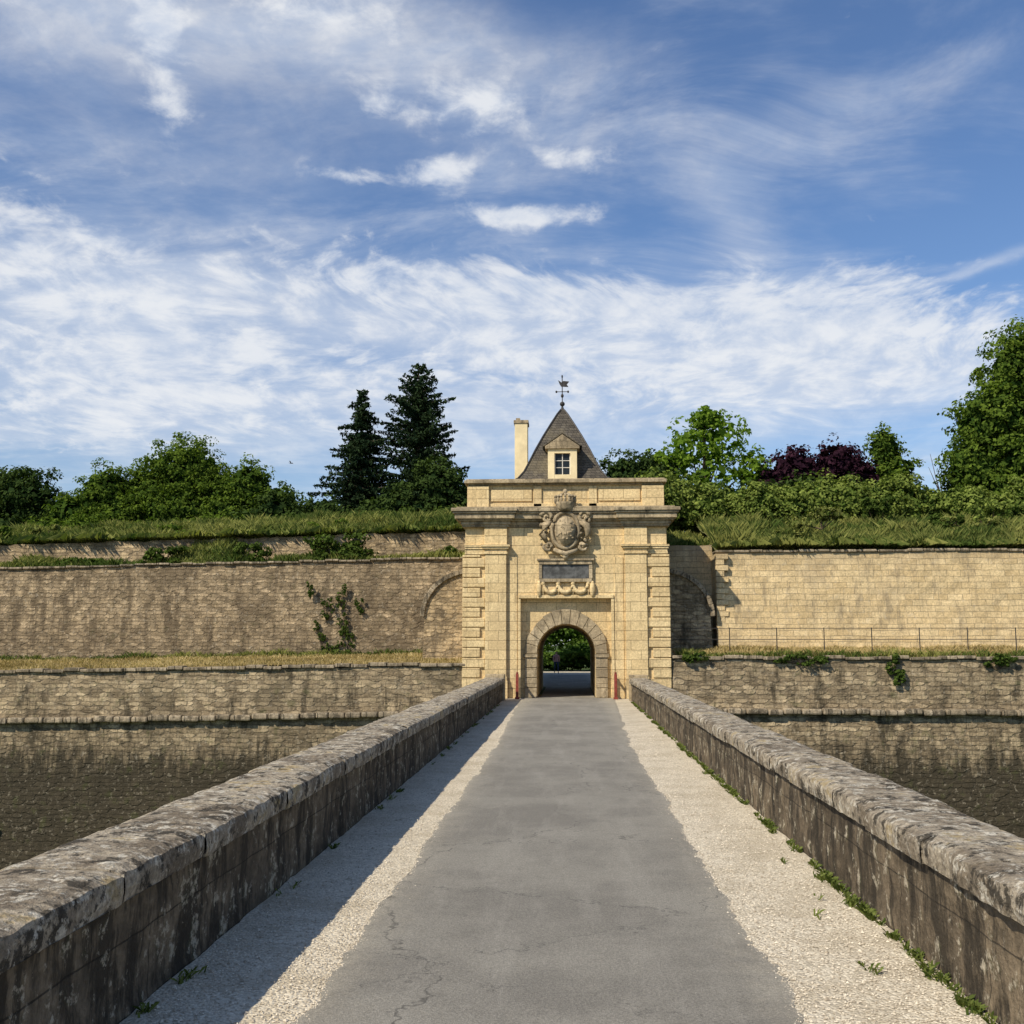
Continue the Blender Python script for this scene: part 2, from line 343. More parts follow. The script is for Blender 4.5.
# ------------------------------------------------------------------ ground
mb=MB(); prof=[(-1500,0),(-4.2,0),(-4.2,-8),(49.5,-8),(49.5,-.012),(58,-.012),(3500,-.012)]
for i in range(len(prof)-1):
    (a,za),(b,zb)=prof[i],prof[i+1]
    mb.add([(-1800,a,za),(1800,a,za),(1800,b,zb),(-1800,b,zb)],[(0,1,2,3)])
mb.obj('ground',M_grd)
# ------------------------------------------------------------------ bridge + parapets
br=empty('stone_bridge')
mb=MB(); mb.box(-3.25,-2.72,-4.2,45,-8,-.02); mb.box(2.56,3.1,-4.2,45,-8,-.02)
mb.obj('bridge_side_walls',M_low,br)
mb=MB(); mb.add([(-2.9,-4.2,0),(2.8,-4.2,0),(2.8,45.8,0),(-2.9,45.8,0)],[(0,1,2,3)]); mb.obj('gravel_shoulders',M_gravel,br)
def redge(y,side):
    base=(-1.60 if side<0 else 1.36)
    w=.05*noise.noise(Vector((y*.6,side*5,0)))+.03*noise.noise(Vector((y*2.1,side*9,3)))+.02*noise.noise(Vector((y*7,side*9,7)))+.012*noise.noise(Vector((y*19,side*9,7)))
    if y>24: base+= side*(y-24)/20*(.38 if side<0 else .5)
    return base+w*1.8
mb=MB(); ys=np.arange(-4.2,45.9,.05); vs=[]
for yy in ys: vs+=[(redge(yy,-1),yy,.005),(redge(yy,-1)+.1,yy,.012),(redge(yy,1)-.1,yy,.012),(redge(yy,1),yy,.005)]
n=len(ys); mb.add(vs,[(i*4+k,i*4+k+1,i*4+k+5,i*4+k+4) for i in range(n-1) for k in range(3)]); mb.obj('road',M_road)
mb=MB(); mb.add([(-40,-200,.003),(40,-200,.003),(40,-4.2,.003),(-40,-4.2,.003)],[(0,1,2,3)]); mb.obj('gravel_forecourt',M_gravel)
mb=MB(); mb.add([(-1.2,45.8,.006),(1.1,45.8,.006),(1.1,57.5,.006),(-1.2,57.5,.006)],[(0,1,2,3)])
mb.add([(-1.9,57.6,.006),(1.7,57.6,.006),(2.2,82,.006),(-2.2,82,.006)],[(0,1,2,3)]); mb.obj('road',M_road)
mb=MB(); mb.add([(-6,82,.006),(12,82,.006),(14,92,.006),(-8,92,.006)],[(0,1,2,3)]); mb.obj('gravel_yard',M_gravel)
def parapet(name,xi,xo,h):
    e=empty(name); s=1 if xi>0 else -1
    mb=MB()
    ny=int(47.6/.12); nz=8; vs=[];fs=[]
    for i in range(ny+1):
        yy=-4.2+i*.12
        for k in range(nz+1):
            zz=(h-.2)*k/nz -.02
            d=.022*noise.noise(Vector((yy*1.6,zz*2.5,s*3)))+.016*noise.noise(Vector((yy*6,zz*7,s)))
            vs.append((xi+s*(.03+d),yy,zz))
    w=nz+1
    fs=[(i*w+k,i*w+k+1,(i+1)*w+k+1,(i+1)*w+k) for i in range(ny) for k in range(nz)]
    mb.add(vs,fs); ye=-4.2+ny*.12
    mb.add([(xi+s*.03,-4.2,-.02),(xi+s*.03,ye,-.02),(xo-s*.04,ye,-.02),(xo-s*.04,-4.2,-.02),(xi+s*.03,-4.2,h-.2),(xi+s*.03,ye,h-.2),(xo-s*.04,ye,h-.2),(xo-s*.04,-4.2,h-.2)],
           [(4,5,6,7),(2,3,7,6),(1,2,6,5),(3,0,4,7)])
    mb.obj('wall_body',M_par,e,smooth=True)
    mb=MB(); y=-4.2
    while y<ye-.1:
        L=min(random.uniform(.85,1.6),ye-y); dz=random.uniform(-.010,.010); dx=random.uniform(-.014,.014)
        g=random.uniform(.003,.010); nx=10; ny2=max(4,int(L/.07))
        a=xi-s*.035+dx; b=xo+s*.03+dx
        vs=[]
        for i in range(ny2+1):
            yy=y+g/2+(L-g)*i/ny2
            for k in range(nx+1):
                f=k/nx; xx=a+(b-a)*f
                zz=h+dz+.02*(1-(2*f-1)**4)-.02-(.016 if k in(0,nx) else 0)-(.008 if i in (0,ny2) else 0)+.014*noise.noise(Vector((xx*5,yy*5,s*7)))+.010*noise.noise(Vector((xx*14,yy*14,2)))
                if k in (0,nx):
                    xx+= .014*noise.noise(Vector((yy*6,3.3,k)))+.009*noise.noise(Vector((yy*17,1.3,k)))
                    zz-= .025*max(0,noise.noise(Vector((yy*3.3,k,s))))
                vs.append((xx,yy,zz))
        W_=nx+1; fs=[(i*W_+k,(i+1)*W_+k,(i+1)*W_+k+1,i*W_+k+1) for i in range(ny2) for k in range(nx)]
        mb.add(vs,fs)
        T=.2
        for kk in (0,nx):
            sg=(1 if xi<xo else -1)*(1 if kk else -1)
            rows=[[vs[i*W_+kk] for i in range(ny2+1)]]
            for q,off in ((.2,.010),(.55,.012),(1.,.0)):
                rows.append([(p[0]+sg*(off+.010*noise.noise(Vector((p[1]*7,q*3,kk)))),p[1],p[2]+(h-T+dz-p[2])*q+(.008*noise.noise(Vector((p[1]*6,kk,5))) if q==1. else 0)) for p in rows[0]])
            m_=ny2+1; al=[p for r_ in rows for p in r_]
            mb.add(al,[(r_*m_+i,r_*m_+i+1,(r_+1)*m_+i+1,(r_+1)*m_+i) for r_ in range(3) for i in range(ny2)])
        for ii in (0,ny2):
            top=[vs[ii*W_+k] for k in range(W_)]; low=[(p[0],p[1],h-T+dz) for p in top]
            mb.add(top+low,[(k,k+1,W_+1+k,W_+k) for k in range(nx)])
        mb.add([(a,y+g/2,h-T+dz),(b,y+g/2,h-T+dz),(b,y+L-g/2,h-T+dz),(a,y+L-g/2,h-T+dz)],[(0,1,2,3)])
        y+=L
    mb.obj('coping_stones',M_cop,e,weld=True)
    mb=MB(); mb.box(min(xi,xo)-.03 if s<0 else xi-.05,max(xi,xo)+.05,ye+.01,ye+.6,-.02,h+.12); mb.obj('end_pier',M_gatew,e,bevel=.03)
parapet('stone_parapet',-2.62,-3.32,.92)
parapet('stone_parapet',2.47,3.12,.90)
M_stone=bpy.data.materials.new('gravel_stone'); M_stone.use_nodes=True
tt=NT(M_stone.node_tree); bb=tt.n['Principled BSDF']; bb.inputs['Roughness'].default_value=.95
tt.put(bb.inputs['Base Color'],tt.mix(tt.new('ShaderNodeAttribute',attribute_name='tint').outputs['Fac'],(.34,.28,.2),(.76,.67,.52)))
def stones(n,xa,xb,ya,yb,smin,smax,name,xfun=None):
    octv=np.array([[1,0,0],[0,1,0],[-1,0,0],[0,-1,0],[0,0,1]]); tri=[(0,1,4),(1,2,4),(2,3,4),(3,0,4)]
    u=rng.uniform(0,1,n)**2.0; yy=ya+(yb-ya)*u; xx=rng.uniform(xa,xb,n) if xfun is None else np.array([xfun(q) for q in yy])
    sz=rng.uniform(smin,smax,n)*(1+.8*(rng.uniform(size=n)>.95))
    V=octv[None]*sz[:,None,None]*rng.uniform(.6,1.3,(n,5,3)); an=rng.uniform(0,6.28,n)
    c,s=np.cos(an)[:,None],np.sin(an)[:,None]; X=V[:,:,0]*c-V[:,:,1]*s; Y=V[:,:,0]*s+V[:,:,1]*c
    V=np.stack([X+xx[:,None],Y+yy[:,None],V[:,:,2]*.7+.004],-1)
    T=V[:,tri].reshape(-1,3,3); return quads_mesh(name,T,3,np.repeat(rng.uniform(0,1,n),4),M_stone)
stones(14000,-2.58,-1.62,3.5,30,.004,.012,'gravel'); stones(20000,1.38,2.44,3.5,30,.004,.012,'gravel')
stones(8000,0,0,3.5,30,.003,.010,'gravel',lambda q: redge(q,1)-abs(random.gauss(0,.13))+.03)
stones(8000,0,0,3.5,30,.003,.010,'gravel',lambda q: redge(q,-1)+abs(random.gauss(0,.10))-.03)
# ------------------------------------------------------------------ rampart walls
def lerpf(xa,za,xb,zb): return lambda x: za+(zb-za)*(x-xa)/(xb-xa)
def rampart(name,x0,x1,zb,zt,yb,yt,thick,mat,cell=.35,rough=.05,edge=.06,nz=None,seed=0,parent=None):
    nx=int((x1-x0)/cell); H=zt((x0+x1)/2)-zb((x0+x1)/2); nz=nz or max(2,int(H/cell)); vs=[];fs=[]; w=nz+3
    for i in range(nx+1):
        x=x0+(x1-x0)*i/nx; B=zb(x); T=zt(x)+edge*(noise.noise(Vector((x*1.3,seed,0)))+.7*noise.noise(Vector((x*4.1,seed,4))))
        for k in range(nz+1):
            f=k/nz; z=B+(T-B)*f
            d=rough*(noise.noise(Vector((x*.5,z*.6,seed)))+.6*noise.noise(Vector((x*2.1,z*2.4,seed+3))))
            vs.append((x,yb+(yt-yb)*f+d,z))
        vs.append((x,yt+thick,T)); vs.append((x,yt+thick,B))
    for i in range(nx):
        for k in range(w-1): a=i*w+k; fs.append((a,a+1,a+w+1,a+w))
    fs.append(tuple(range(w))); fs.append(tuple(nx*w+k for k in range(w-1,-1,-1)))
    m=MB(); m.add(vs,fs); return m.obj(name,mat,parent)
def stone_band(m,x0,x1,zf,y0,y1,h,lmin=.5,lmax=.9,jit=.02):
    x=x0
    while x<x1-.05:
        L=min(random.uniform(lmin,lmax),x1-x); g=.012; z=zf(x+L/2)+random.uniform(-jit,jit); dy=random.uniform(-jit,jit)
        m.box(x+g,x+L-g,y0+dy,y1,z,z+h+random.uniform(-jit,jit)*.5); x+=L
XL=-85; XR=85
c0=lambda v:(lambda x:v)
zl_low=lerpf(-25,1.0,-4.4,1.35); zl_main=lerpf(-27,5.85,-5,6.25); zl_up=lerpf(-28,7.2,-5,7.75)
rw=empty('rampart_wall')
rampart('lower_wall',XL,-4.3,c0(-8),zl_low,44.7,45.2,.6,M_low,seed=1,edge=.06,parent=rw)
mb=MB(); stone_band(mb,XL,-4.3,lambda x:zl_low(x)+.0,45.08,45.85,.14,jit=.035); mb.obj('lower_coping',M_cop2,rw,bevel=.03)
mb=MB(); stone_band(mb,XL,-4.3,lerpf(-25,-1.15,-4.4,-.72),44.78,45.4,.24,jit=.03); mb.obj('cordon',M_cop2,rw,bevel=.07)
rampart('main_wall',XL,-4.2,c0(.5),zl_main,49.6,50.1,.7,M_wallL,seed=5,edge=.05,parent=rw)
mb=MB(); stone_band(mb,XL,-4.2,lambda x:zl_main(x)-.02,49.97,50.9,.1,jit=.03); mb.obj('main_coping',M_cop2,rw,bevel=.03)
rampart('upper_wall',XL,-4.2,c0(5),zl_up,52.0,52.15,.5,M_upper,seed=9,edge=.13,parent=rw)
zr_low=c0(1.62); zr_main=c0(6.3)
rw2=empty('rampart_wall')
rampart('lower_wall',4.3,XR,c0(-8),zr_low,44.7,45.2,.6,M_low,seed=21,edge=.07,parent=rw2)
mb=MB(); stone_band(mb,4.3,XR,lambda x:1.62,45.08,45.85,.13,jit=.035); mb.obj('lower_coping',M_cop2,rw2,bevel=.03)
mb=MB(); stone_band(mb,4.3,XR,lambda x:-.62,44.78,45.4,.24,jit=.03); mb.obj('cordon',M_cop2,rw2,bevel=.07)
rampart('main_wall',6.55,XR,c0(.8),zr_main,47.45,47.7,4.2,M_wallR,seed=25,edge=.03,parent=rw2)
mb=MB(); stone_band(mb,6.5,XR,lambda x:6.28,47.6,48.6,.11,jit=.025); mb.obj('main_coping',M_cop2,rw2,bevel=.03)
rampart('recess_wall',4.2,6.6,c0(.8),c0(6.75),49.1,49.3,1.2,M_wallR,seed=31,edge=.04,parent=rw2)
mb=MB()
for k in range(18):
    w_=.5 if k%2 else .32; mb.box(6.51,6.55+w_,47.42+.012*(-k)+.2,47.9,1.7+.25*k+.006,1.7+.25*(k+1)-.006)
mb.obj('corner_quoins',M_wallR,rw2,bevel=.015)
def flank(sg,y,mat,xo,zt,name,par,dp=2.2):
    N=12
    arc=[(sg*(4.2+(xo-4.2)*math.sin(math.pi/2*i/N)),zt-1.9+1.9*math.cos(math.pi/2*i/N)) for i in range(N+1)]
    prof=[(sg*4.2,.8)]+arc+[(sg*(xo+.12),.8)]
    m=MB(); m.prism(prof,y,y+dp); m.obj(name,mat,par)
    m=MB()
    for i in range(N):
        (xa,za),(xb,zb2)=arc[i],arc[i+1]; dx,dz=xb-xa,zb2-za; L=math.hypot(dx,dz)
        nx_,nz_=(-dz/L,dx/L) if sg>0 else (dz/L,-dx/L)
        t_=.2
        m.prism([(xa,za),(xb,zb2),(xb+nx_*t_,zb2+nz_*t_),(xa+nx_*t_,za+nz_*t_)],y-.12,y+.6)
    m.obj(name+'_coping',M_cop2,par,bevel=.02)
flank(-1,46.9,M_upper,6.3,5.35,'curved_flank',rw)
flank(1,47.3,M_low,6.2,5.35,'curved_flank',rw2,1.6)
def sheet(name,x0,x1,y0,y1,zf,mat,cx=.6,cy=.4):
    nx=int((x1-x0)/cx); ny=max(2,int((y1-y0)/cy)); vs=[(x0+(x1-x0)*i/nx,y0+(y1-y0)*j/ny,zf(x0+(x1-x0)*i/nx,y0+(y1-y0)*j/ny)) for i in range(nx+1) for j in range(ny+1)]
    m=MB(); w=ny+1; m.add(vs,[(i*w+j,(i+1)*w+j,(i+1)*w+j+1,i*w+j+1) for i in range(nx) for j in range(ny)]); return m.obj(name,mat,smooth=True)
nz_=lambda x,y,a,s: a*noise.noise(Vector((x*s,y*s,.3)))
fLl=lambda x,y: zl_low(x)+.12+(y-45.7)/4*.38+nz_(x,y,.05,.8)
fRl=lambda x,y: 1.72+(y-45.7)/1.8*.35+nz_(x,y,.05,.8)
sheet('dry_grass_ledge',XL,-4.3,45.7,49.9,fLl,M_soil); sheet('dry_grass_ledge',4.3,XR,45.7,50.4,lambda x,y:fRl(x,min(y,47.5)),M_soil)
def topL(x): return 8.35+ (x+28)/24*.85 if x>-28 else 8.35
def spill(x): # earth slumped against the upper wall
    return max(math.exp(-((x+17.6)/1.9)**4), .75*math.exp(-((x+11.6)/1.2)**2), .35*math.exp(-((x+26)/2.)**2))
fLs=lambda x,y: zl_main(x)+.05+nz_(x,y,.06,.6)+spill(x)*max(0,(y-50.7)/1.5)*1.25
def fLb(x,y): b=zl_up(x)-.05; return b+(topL(x)-b)*min(1,max(0,(y-52.3)/5))**.8+nz_(x,y,.22,.35)*min(1,(y-52.3)/1.5)
def fRb(x,y): return 6.38+(8.15-6.38)*min(1,max(0,(y-48.2)/6.5))**.85+nz_(x,y,.2,.35)*min(1,(y-48.2)/1.5)
sheet('grass_terrace',XL,-4.3,50.6,52.3,fLs,M_bank)
sheet('grassy_bank',XL,-4.35,52.4,80,fLb,M_bank,.6,.5)
sheet('grassy_bank',6.6,XR,48.3,80,fRb,M_bank,.6,.5)
fRs=lambda x,y: 6.6+ (y-49.6)*.18 if y<58 else 8.1
sheet('grassy_bank',4.35,6.7,49.6,80,fRs,M_bank,.5,.5)
def blades(name,n,x0,x1,y0,y1,zf,hmin,hmax,mat,wd=.03,lean=.5,ypow=1.,patch=.25,tb=0.,dirb=None):
    X=rng.uniform(x0,x1,n); Y=y0+(y1-y0)*rng.uniform(0,1,n)**ypow
    Z=np.array([zf(a,b) for a,b in zip(X,Y)])
    pt=np.array([noise.noise(Vector((a*.7,b*.9,5)))+.6*noise.noise(Vector((a*2.3,b*2.3,9))) for a,b in zip(X,Y)])
    H=rng.uniform(hmin,hmax,n)*(1+1.6*pt*patch*4*.5).clip(.2,2.2); an=rng.uniform(0,6.28,n)
    ln=rng.uniform(0,lean*2,n)*H; a2=rng.uniform(0,6.28,n) if dirb is None else rng.normal(dirb,.7,n)
    dx,dy=np.cos(an)*wd*.5,np.sin(an)*wd*.5
    B0=np.stack([X-dx,Y-dy,Z-.04],-1);B1=np.stack([X+dx,Y+dy,Z-.04],-1)
    M1=np.stack([X+dx*.7+np.cos(a2)*ln*.4,Y+dy*.7+np.sin(a2)*ln*.4,Z+H*.6],-1)
    Tp=np.stack([X+np.cos(a2)*ln,Y+np.sin(a2)*ln,Z+H*(1 if dirb is None else .2)],-1)
    p2=np.array([noise.noise(Vector((a*.25,b*.5,15))) for a,b in zip(X,Y)])
    T=np.clip(.45+p2*1.1+pt*.3+rng.normal(0,.25,n)+tb,0,1)
    return quads_mesh(name,np.stack([B0,B1,M1,Tp],1),4,T,mat)
blades('grass',62000,-34,-4.5,52.3,58.5,fLb,.12,.48,L_grass,.05)
blades('grass',18000,-34,-4.5,50.7,52.2,fLs,.10,.36,L_grass,.05)
blades('grass',6000,-34,-4.5,52.25,52.5,lambda x,y:fLb(x,52.5),.25,.6,L_grass,.05,.8,dirb=-1.57)
blades('grass',7000,6.7,30,48.1,48.5,lambda x,y:fRb(x,48.5),.25,.6,L_grass,.05,.8,dirb=-1.57)
blades('grass',80000,6.7,30,48.15,56,fRb,.15,.55,L_grass,.05)
blades('grass',6000,4.5,6.7,49.7,57,fRs,.15,.4,L_grass,.05)
blades('grass',30000,-32,-4.5,45.6,49.6,fLl,.04,.15,L_dry,.04)
blades('grass',26000,4.5,28,45.65,47.5,fRl,.04,.16,L_dry,.04)
blades('grass',5000,-32,-4.5,49.3,49.8,fLl,.08,.3,L_grass,.04); blades('grass',5000,4.5,28,45.55,45.9,fRl,.06,.28,L_grass,.04)
# ------------------------------------------------------------------ gate building
G=empty('fortress_gate')
gx=-.10; AR=1.24
def arch_pts(r,zs,n=24): return [(gx+r*math.cos(math.pi*i/n),zs+r*math.sin(math.pi*i/n)) for i in range(n+1)]
mb=MB(); ap=arch_pts(AR,1.85)
X0,X1,Z1,Y0,Y1=gx-4.28,gx+4.28,8.0,45.55,57
for yy in (Y0,Y1):
    mb.add([(ap[0][0],yy,0),(X1,yy,0),(X1,yy,1.85),(ap[0][0],yy,1.85)],[(0,1,2,3)])
    mb.add([(X0,yy,0),(ap[-1][0],yy,0),(ap[-1][0],yy,1.85),(X0,yy,1.85)],[(0,1,2,3)])
    mb.add([(ap[0][0],yy,1.85),(X1,yy,1.85),(X1,yy,Z1),(ap[0][0],yy,Z1)],[(0,1,2,3)])
    mb.add([(X0,yy,1.85),(ap[-1][0],yy,1.85),(ap[-1][0],yy,Z1),(X0,yy,Z1)],[(0,1,2,3)])
    for i in range(24):
        a,b=ap[i],ap[i+1]; mb.add([(a[0],yy,a[1]),(b[0],yy,b[1]),(b[0],yy,Z1),(a[0],yy,Z1)],[(0,1,2,3)])
for i in range(24):
    a,b=ap[i],ap[i+1]; mb.add([(a[0],Y0,a[1]),(b[0],Y0,b[1]),(b[0],Y1,b[1]),(a[0],Y1,a[1])],[(0,1,2,3)])
for xx in (ap[0][0],ap[-1][0]): mb.add([(xx,Y0,0),(xx,Y1,0),(xx,Y1,1.85),(xx,Y0,1.85)],[(0,1,2,3)])
for xx in (X0,X1): mb.add([(xx,Y0,0),(xx,Y1,0),(xx,Y1,Z1),(xx,Y0,Z1)],[(0,1,2,3)])
mb.add([(X0,Y0,Z1),(X1,Y0,Z1),(X1,Y1,Z1),(X0,Y1,Z1)],[(0,1,2,3)])
mb.obj('passage_block',M_gate,G,weld=True)
mb=MB(); mb.box(gx-4.3,gx+4.3,45.02,57,-8,-.03); mb.obj('foundation',M_low,G)
mb=MB()
mb.box(gx-2.5,gx-1.9,45.2,45.62,-.02,4.15); mb.box(gx+1.9,gx+2.5,45.2,45.62,-.02,4.15); mb.box(gx-2.5,gx+2.5,45.203,45.62,4.152,7.16)
mb.box(gx-4.26,gx-3.4,45.16,45.62,-.02,7.16); mb.box(gx+3.4,gx+4.26,45.16,45.62,-.02,7.16)
for s in (-1,1):
    a,b=sorted((gx+s*2.5,gx+s*3.4)); mb.box(a,b,45.0,45.62,.9,6.02)
    mb.box(a-.06,b+.06,44.92,45.61,-.02,.72); mb.box(a-.03,b+.03,44.96,45.61,.72,.9)
    a,b=sorted((gx+s*2.05,gx+s*2.42)); mb.box(a,b,45.165,45.61,-.02,5.9)
mb.obj('facade_layers',M_gate,G,bevel=.015)
mb=MB()
for s in (-1,1):
    for (o,z0,z1) in ((.05,6.02,6.12),(.02,6.12,6.24),(.10,6.24,6.33),(.16,6.33,6.42)):
        a,b=sorted((gx+s*2.5,gx+s*3.4)); mb.box(a-o,b+o,45.0-o,45.615,z0,z1)
        a,b=sorted((gx+s*3.42,gx+s*4.27)); mb.box(a+.0,b+o*.6,45.12-o*.6,45.615,z0+.003,z1-.003)
    a,b=sorted((gx+s*2.47,gx+s*3.43)); mb.box(a,b,44.98,45.615,6.42,7.15)
mb.obj('capitals',M_gate,G,bevel=.012)
mb=MB(); bh=.42
for s in (-1,1):
    k=0; z=0.
    while z<5.95:
        w=.92 if k%2 else .72
        a,b=sorted((gx+s*(4.33-w),gx+s*4.36)); mb.box(a,b,45.06,46.0+(.25 if k%2 else 0),z+.018,min(z+bh-.018,6.0)); z+=bh;k+=1
mb.obj('rusticated_quoins',M_gate,G,bevel=.025)
mb=MB(); nv=13; zs=1.85; r0,r1=AR,1.74
for i in range(nv):
    a0=math.pi*i/nv+.006; a1=math.pi*(i+1)/nv-.006; rr=r1+random.uniform(-.03,.03)
    pts=[(gx+r0*math.cos(a0),zs+r0*math.sin(a0)),(gx+rr*math.cos(a0),zs+rr*math.sin(a0)*1.06),(gx+rr*math.cos(a1),zs+rr*math.sin(a1)*1.06),(gx+r0*math.cos(a1),zs+r0*math.sin(a1))]
    mb.prism(pts,45.40,45.56)
for s in (-1,1):
    for k in range(4):
        a,b=sorted((gx+s*AR,gx+s*1.74)); mb.box(a,b,45.40,45.56,.02+k*.42,.42*(k+1)-.004)
    a,b=sorted((gx+s*(AR-.03),gx+s*1.8)); mb.box(a,b,45.34,45.557,1.69,1.84)
mb.obj('voussoirs',M_gatew,G,bevel=.015)
mb=MB(); mb.box(gx-2.0,gx+2.0,45.1,45.25,4.16,4.30); mb.box(gx-2.02,gx-1.9,45.13,45.24,0,4.155); mb.box(gx+1.9,gx+2.02,45.13,45.24,0,4.155)
mb.obj('recess_frame',M_gate,G,bevel=.012)
mb=MB(); levels=[(7.17,7.27,.06),(7.27,7.42,.12),(7.42,7.5,.24),(7.5,7.72,.36),(7.72,7.80,.44),(7.80,7.95,.5)]
for (z0,z1,o) in levels:
    mb.box(gx-4.3-o,gx+4.3+o,45.22-o,57+o*.3,z0+.0015,z1)
    for s in (-1,1):
        a,b=sorted((gx+s*2.42,gx+s*(4.3)))
        mb.box(a-(o*.8 if s>0 else o+.004),b+(o*.8 if s<0 else o+.004),45.0-o,45.7,z0,z1-.002)
mb.box(gx-4.6,gx+4.6,44.75,57,7.95,8.02)
mb.obj('cornice',M_gatew,G,bevel=.02)
mb=MB(); mb.box(gx-4.1,gx+4.1,45.28,56.6,8.02,8.98); mb.obj('attic',M_gate,G)
mb=MB()
for s in (-1,1):
    a,b=sorted((gx+s*3.25,gx+s*4.18)); mb.box(a,b,45.12,46.2,8.02,8.95)
    a,b=sorted((gx+s*1.0,gx+s*1.35)); mb.box(a,b,45.2,45.4,8.02,8.95)
mb.box(gx-4.15,gx+4.15,45.2,45.4,8.02,8.2)
for s in(-1,1):
    a,b=sorted((gx+s*1.42,gx+s*3.18)); mb.box(a,b,45.22,45.35,8.3,8.82)
mb.obj('attic_piers',M_gate,G,bevel=.015)
mb=MB(); mb.box(gx-4.15,gx+4.15,45.15,56.7,8.975,9.06); mb.box(gx-4.3,gx+4.3,45.0,56.8,9.06,9.2)
mb.box(gx-4.22,gx+4.22,45.08,56.75,9.2,9.25); mb.obj('attic_coping',M_gatew,G,bevel=.02)
mb=MB(); mb.box(gx-.98,gx+.98,45.1,45.25,4.98,5.58); mb.obj('plaque',M_plaque,G,bevel=.01)
mb=MB(); mb.box(gx-1.12,gx+1.12,45.02,45.24,5.58,5.74); mb.box(gx-1.2,gx+1.2,44.96,45.23,5.74,5.82)
mb.box(gx-1.1,gx+1.1,45.04,45.24,4.84,4.98)
for s in (-1,1):
    a,b=sorted((gx+s*.985,gx+s*1.13)); mb.box(a,b,45.05,45.24,4.985,5.575)
mb.obj('plaque_frame',M_gatew,G,bevel=.015)
mb=MB()
for c in (-.62,0,.62):
    path=[(gx+c+.31*math.cos(math.pi+math.pi*i/12),45.1,4.78+.38*math.sin(math.pi+math.pi*i/12)) for i in range(13)]
    mb.tube(path,[.05+.06*math.sin(math.pi*i/12) for i in range(13)],8)
for c in (-.95,-.31,.31,.95):
    mb.ell((gx+c,45.12,4.78),(.1,.1,.1)); mb.ell((gx+c,45.13,4.5),(.06,.06,.2))
mb.ell((gx-1.12,45.1,4.55),(.12,.12,.35)); mb.ell((gx+1.12,45.1,4.55),(.12,.12,.35))
mb.obj('garland',M_gate,G,smooth=True)
# coat of arms
mb=MB(); cz=7.0
mb.ell((gx,45.0,cz),(.66,.25,.9),24,16)
out=[]
for i in range(24):
    a=2*math.pi*i/24; xx=.44*math.sin(a); z_=.55*math.cos(a)
    if z_<0: z_=z_*1.15; xx*=(1-.25*(-z_/.6))
    out.append((gx+xx,cz+z_))
mb.prism(out[::-1],44.66,45.0)
path=[(gx+.56*math.sin(2*math.pi*i/32),44.82,cz+.76*math.cos(2*math.pi*i/32)) for i in range(33)]
mb.tube(path,.08,8,False)
for k in range(9):
    a=math.pi*k/8; x_=gx+.42*math.cos(a); y_=44.95-.35*math.sin(a)
    mb.ell((x_,y_,8.28),(.06,.06,.14)); mb.ell((x_,y_,8.44),(.06,.06,.06))
mb.tube([(gx,44.98,7.9),(gx,44.95,8.0),(gx,44.95,8.1),(gx,44.95,8.2)],[.36,.4,.4,.44],20)
for k in range(5):
    a=math.pi*(k+.0)/4
    mb.tube([(gx+.38*math.cos(a)*math.cos(b),44.95-.35*math.sin(a)*math.cos(b),8.3+.28*math.sin(b)) for b in [0,.4,.8,1.2,1.57]],.04,6)
mb.ell((gx,44.92,8.66),(.1,.1,.12))
for s in (-1,1):
    sp=[(gx+s*(.78+(.28-.25*i/22)*math.cos(i*.42+.3)),44.85,7.55+(.28-.25*i/22)*math.sin(i*.42+.3)) for i in range(23)]
    mb.tube(sp,[.10-.0025*i for i in range(23)],8)
    sp=[(gx+s*(.72+(.22-.2*i/18)*math.cos(-i*.45)),44.88,6.35+(.22-.2*i/18)*math.sin(-i*.45)) for i in range(19)]
    mb.tube(sp,.07,8)
    mb.tube([(gx+s*.6,44.9,7.4),(gx+s*.9,44.82,7.2),(gx+s*.98,44.85,6.85),(gx+s*.78,44.9,6.5)],[.1,.16,.15,.08],8)
    for q in range(26):
        mb.ell((gx+s*random.uniform(.58,1.06),random.uniform(44.82,44.98),random.uniform(6.35,7.8)),[random.uniform(.04,.11) for _ in range(3)],8,6)
for q in range(22): mb.ell((gx+random.uniform(-.36,.36),44.68,cz+random.uniform(-.42,.42)),[random.uniform(.03,.08) for _ in range(3)],8,6)
mb.tube([(gx-.5,44.92,6.2),(gx,44.85,6.0),(gx+.5,44.92,6.2)],[.08,.13,.08],8); mb.ell((gx,44.9,5.95),(.14,.14,.18))
mb.obj('coat_of_arms',M_gatew,G,smooth=True)
# roof pavilion
rx,ry=-.22,50.2
mb=MB(); mb.box(rx-2.0,rx+2.0,ry-2.0,ry+2.0,9.2,9.62); mb.obj('pavilion_wall',M_gate,G)
pf=[(9.60,2.25),(9.75,2.02),(10.1,1.76),(10.6,1.52),(11.2,1.25),(11.9,.90),(12.6,.52),(13.1,.24),(13.35,.07)]
mb=MB(); vs=[]
for z_,h_ in pf: vs+=[(rx-h_,ry-h_,z_),(rx+h_,ry-h_,z_),(rx+h_,ry+h_,z_),(rx-h_,ry+h_,z_)]
mb.add(vs,[(i*4+k,i*4+(k+1)%4,i*4+4+(k+1)%4,i*4+4+k) for i in range(len(pf)-1) for k in range(4)]+[(0,3,2,1),(len(pf)*4-4,len(pf)*4-3,len(pf)*4-2,len(pf)*4-1)])
mb.obj('slate_roof',M_slate,G)
mb=MB()
for a,b in ((-1,-1),(1,-1),(1,1),(-1,1)): mb.tube([(rx+a*h_,ry+b*h_,z_+.01) for z_,h_ in pf],.045,6)
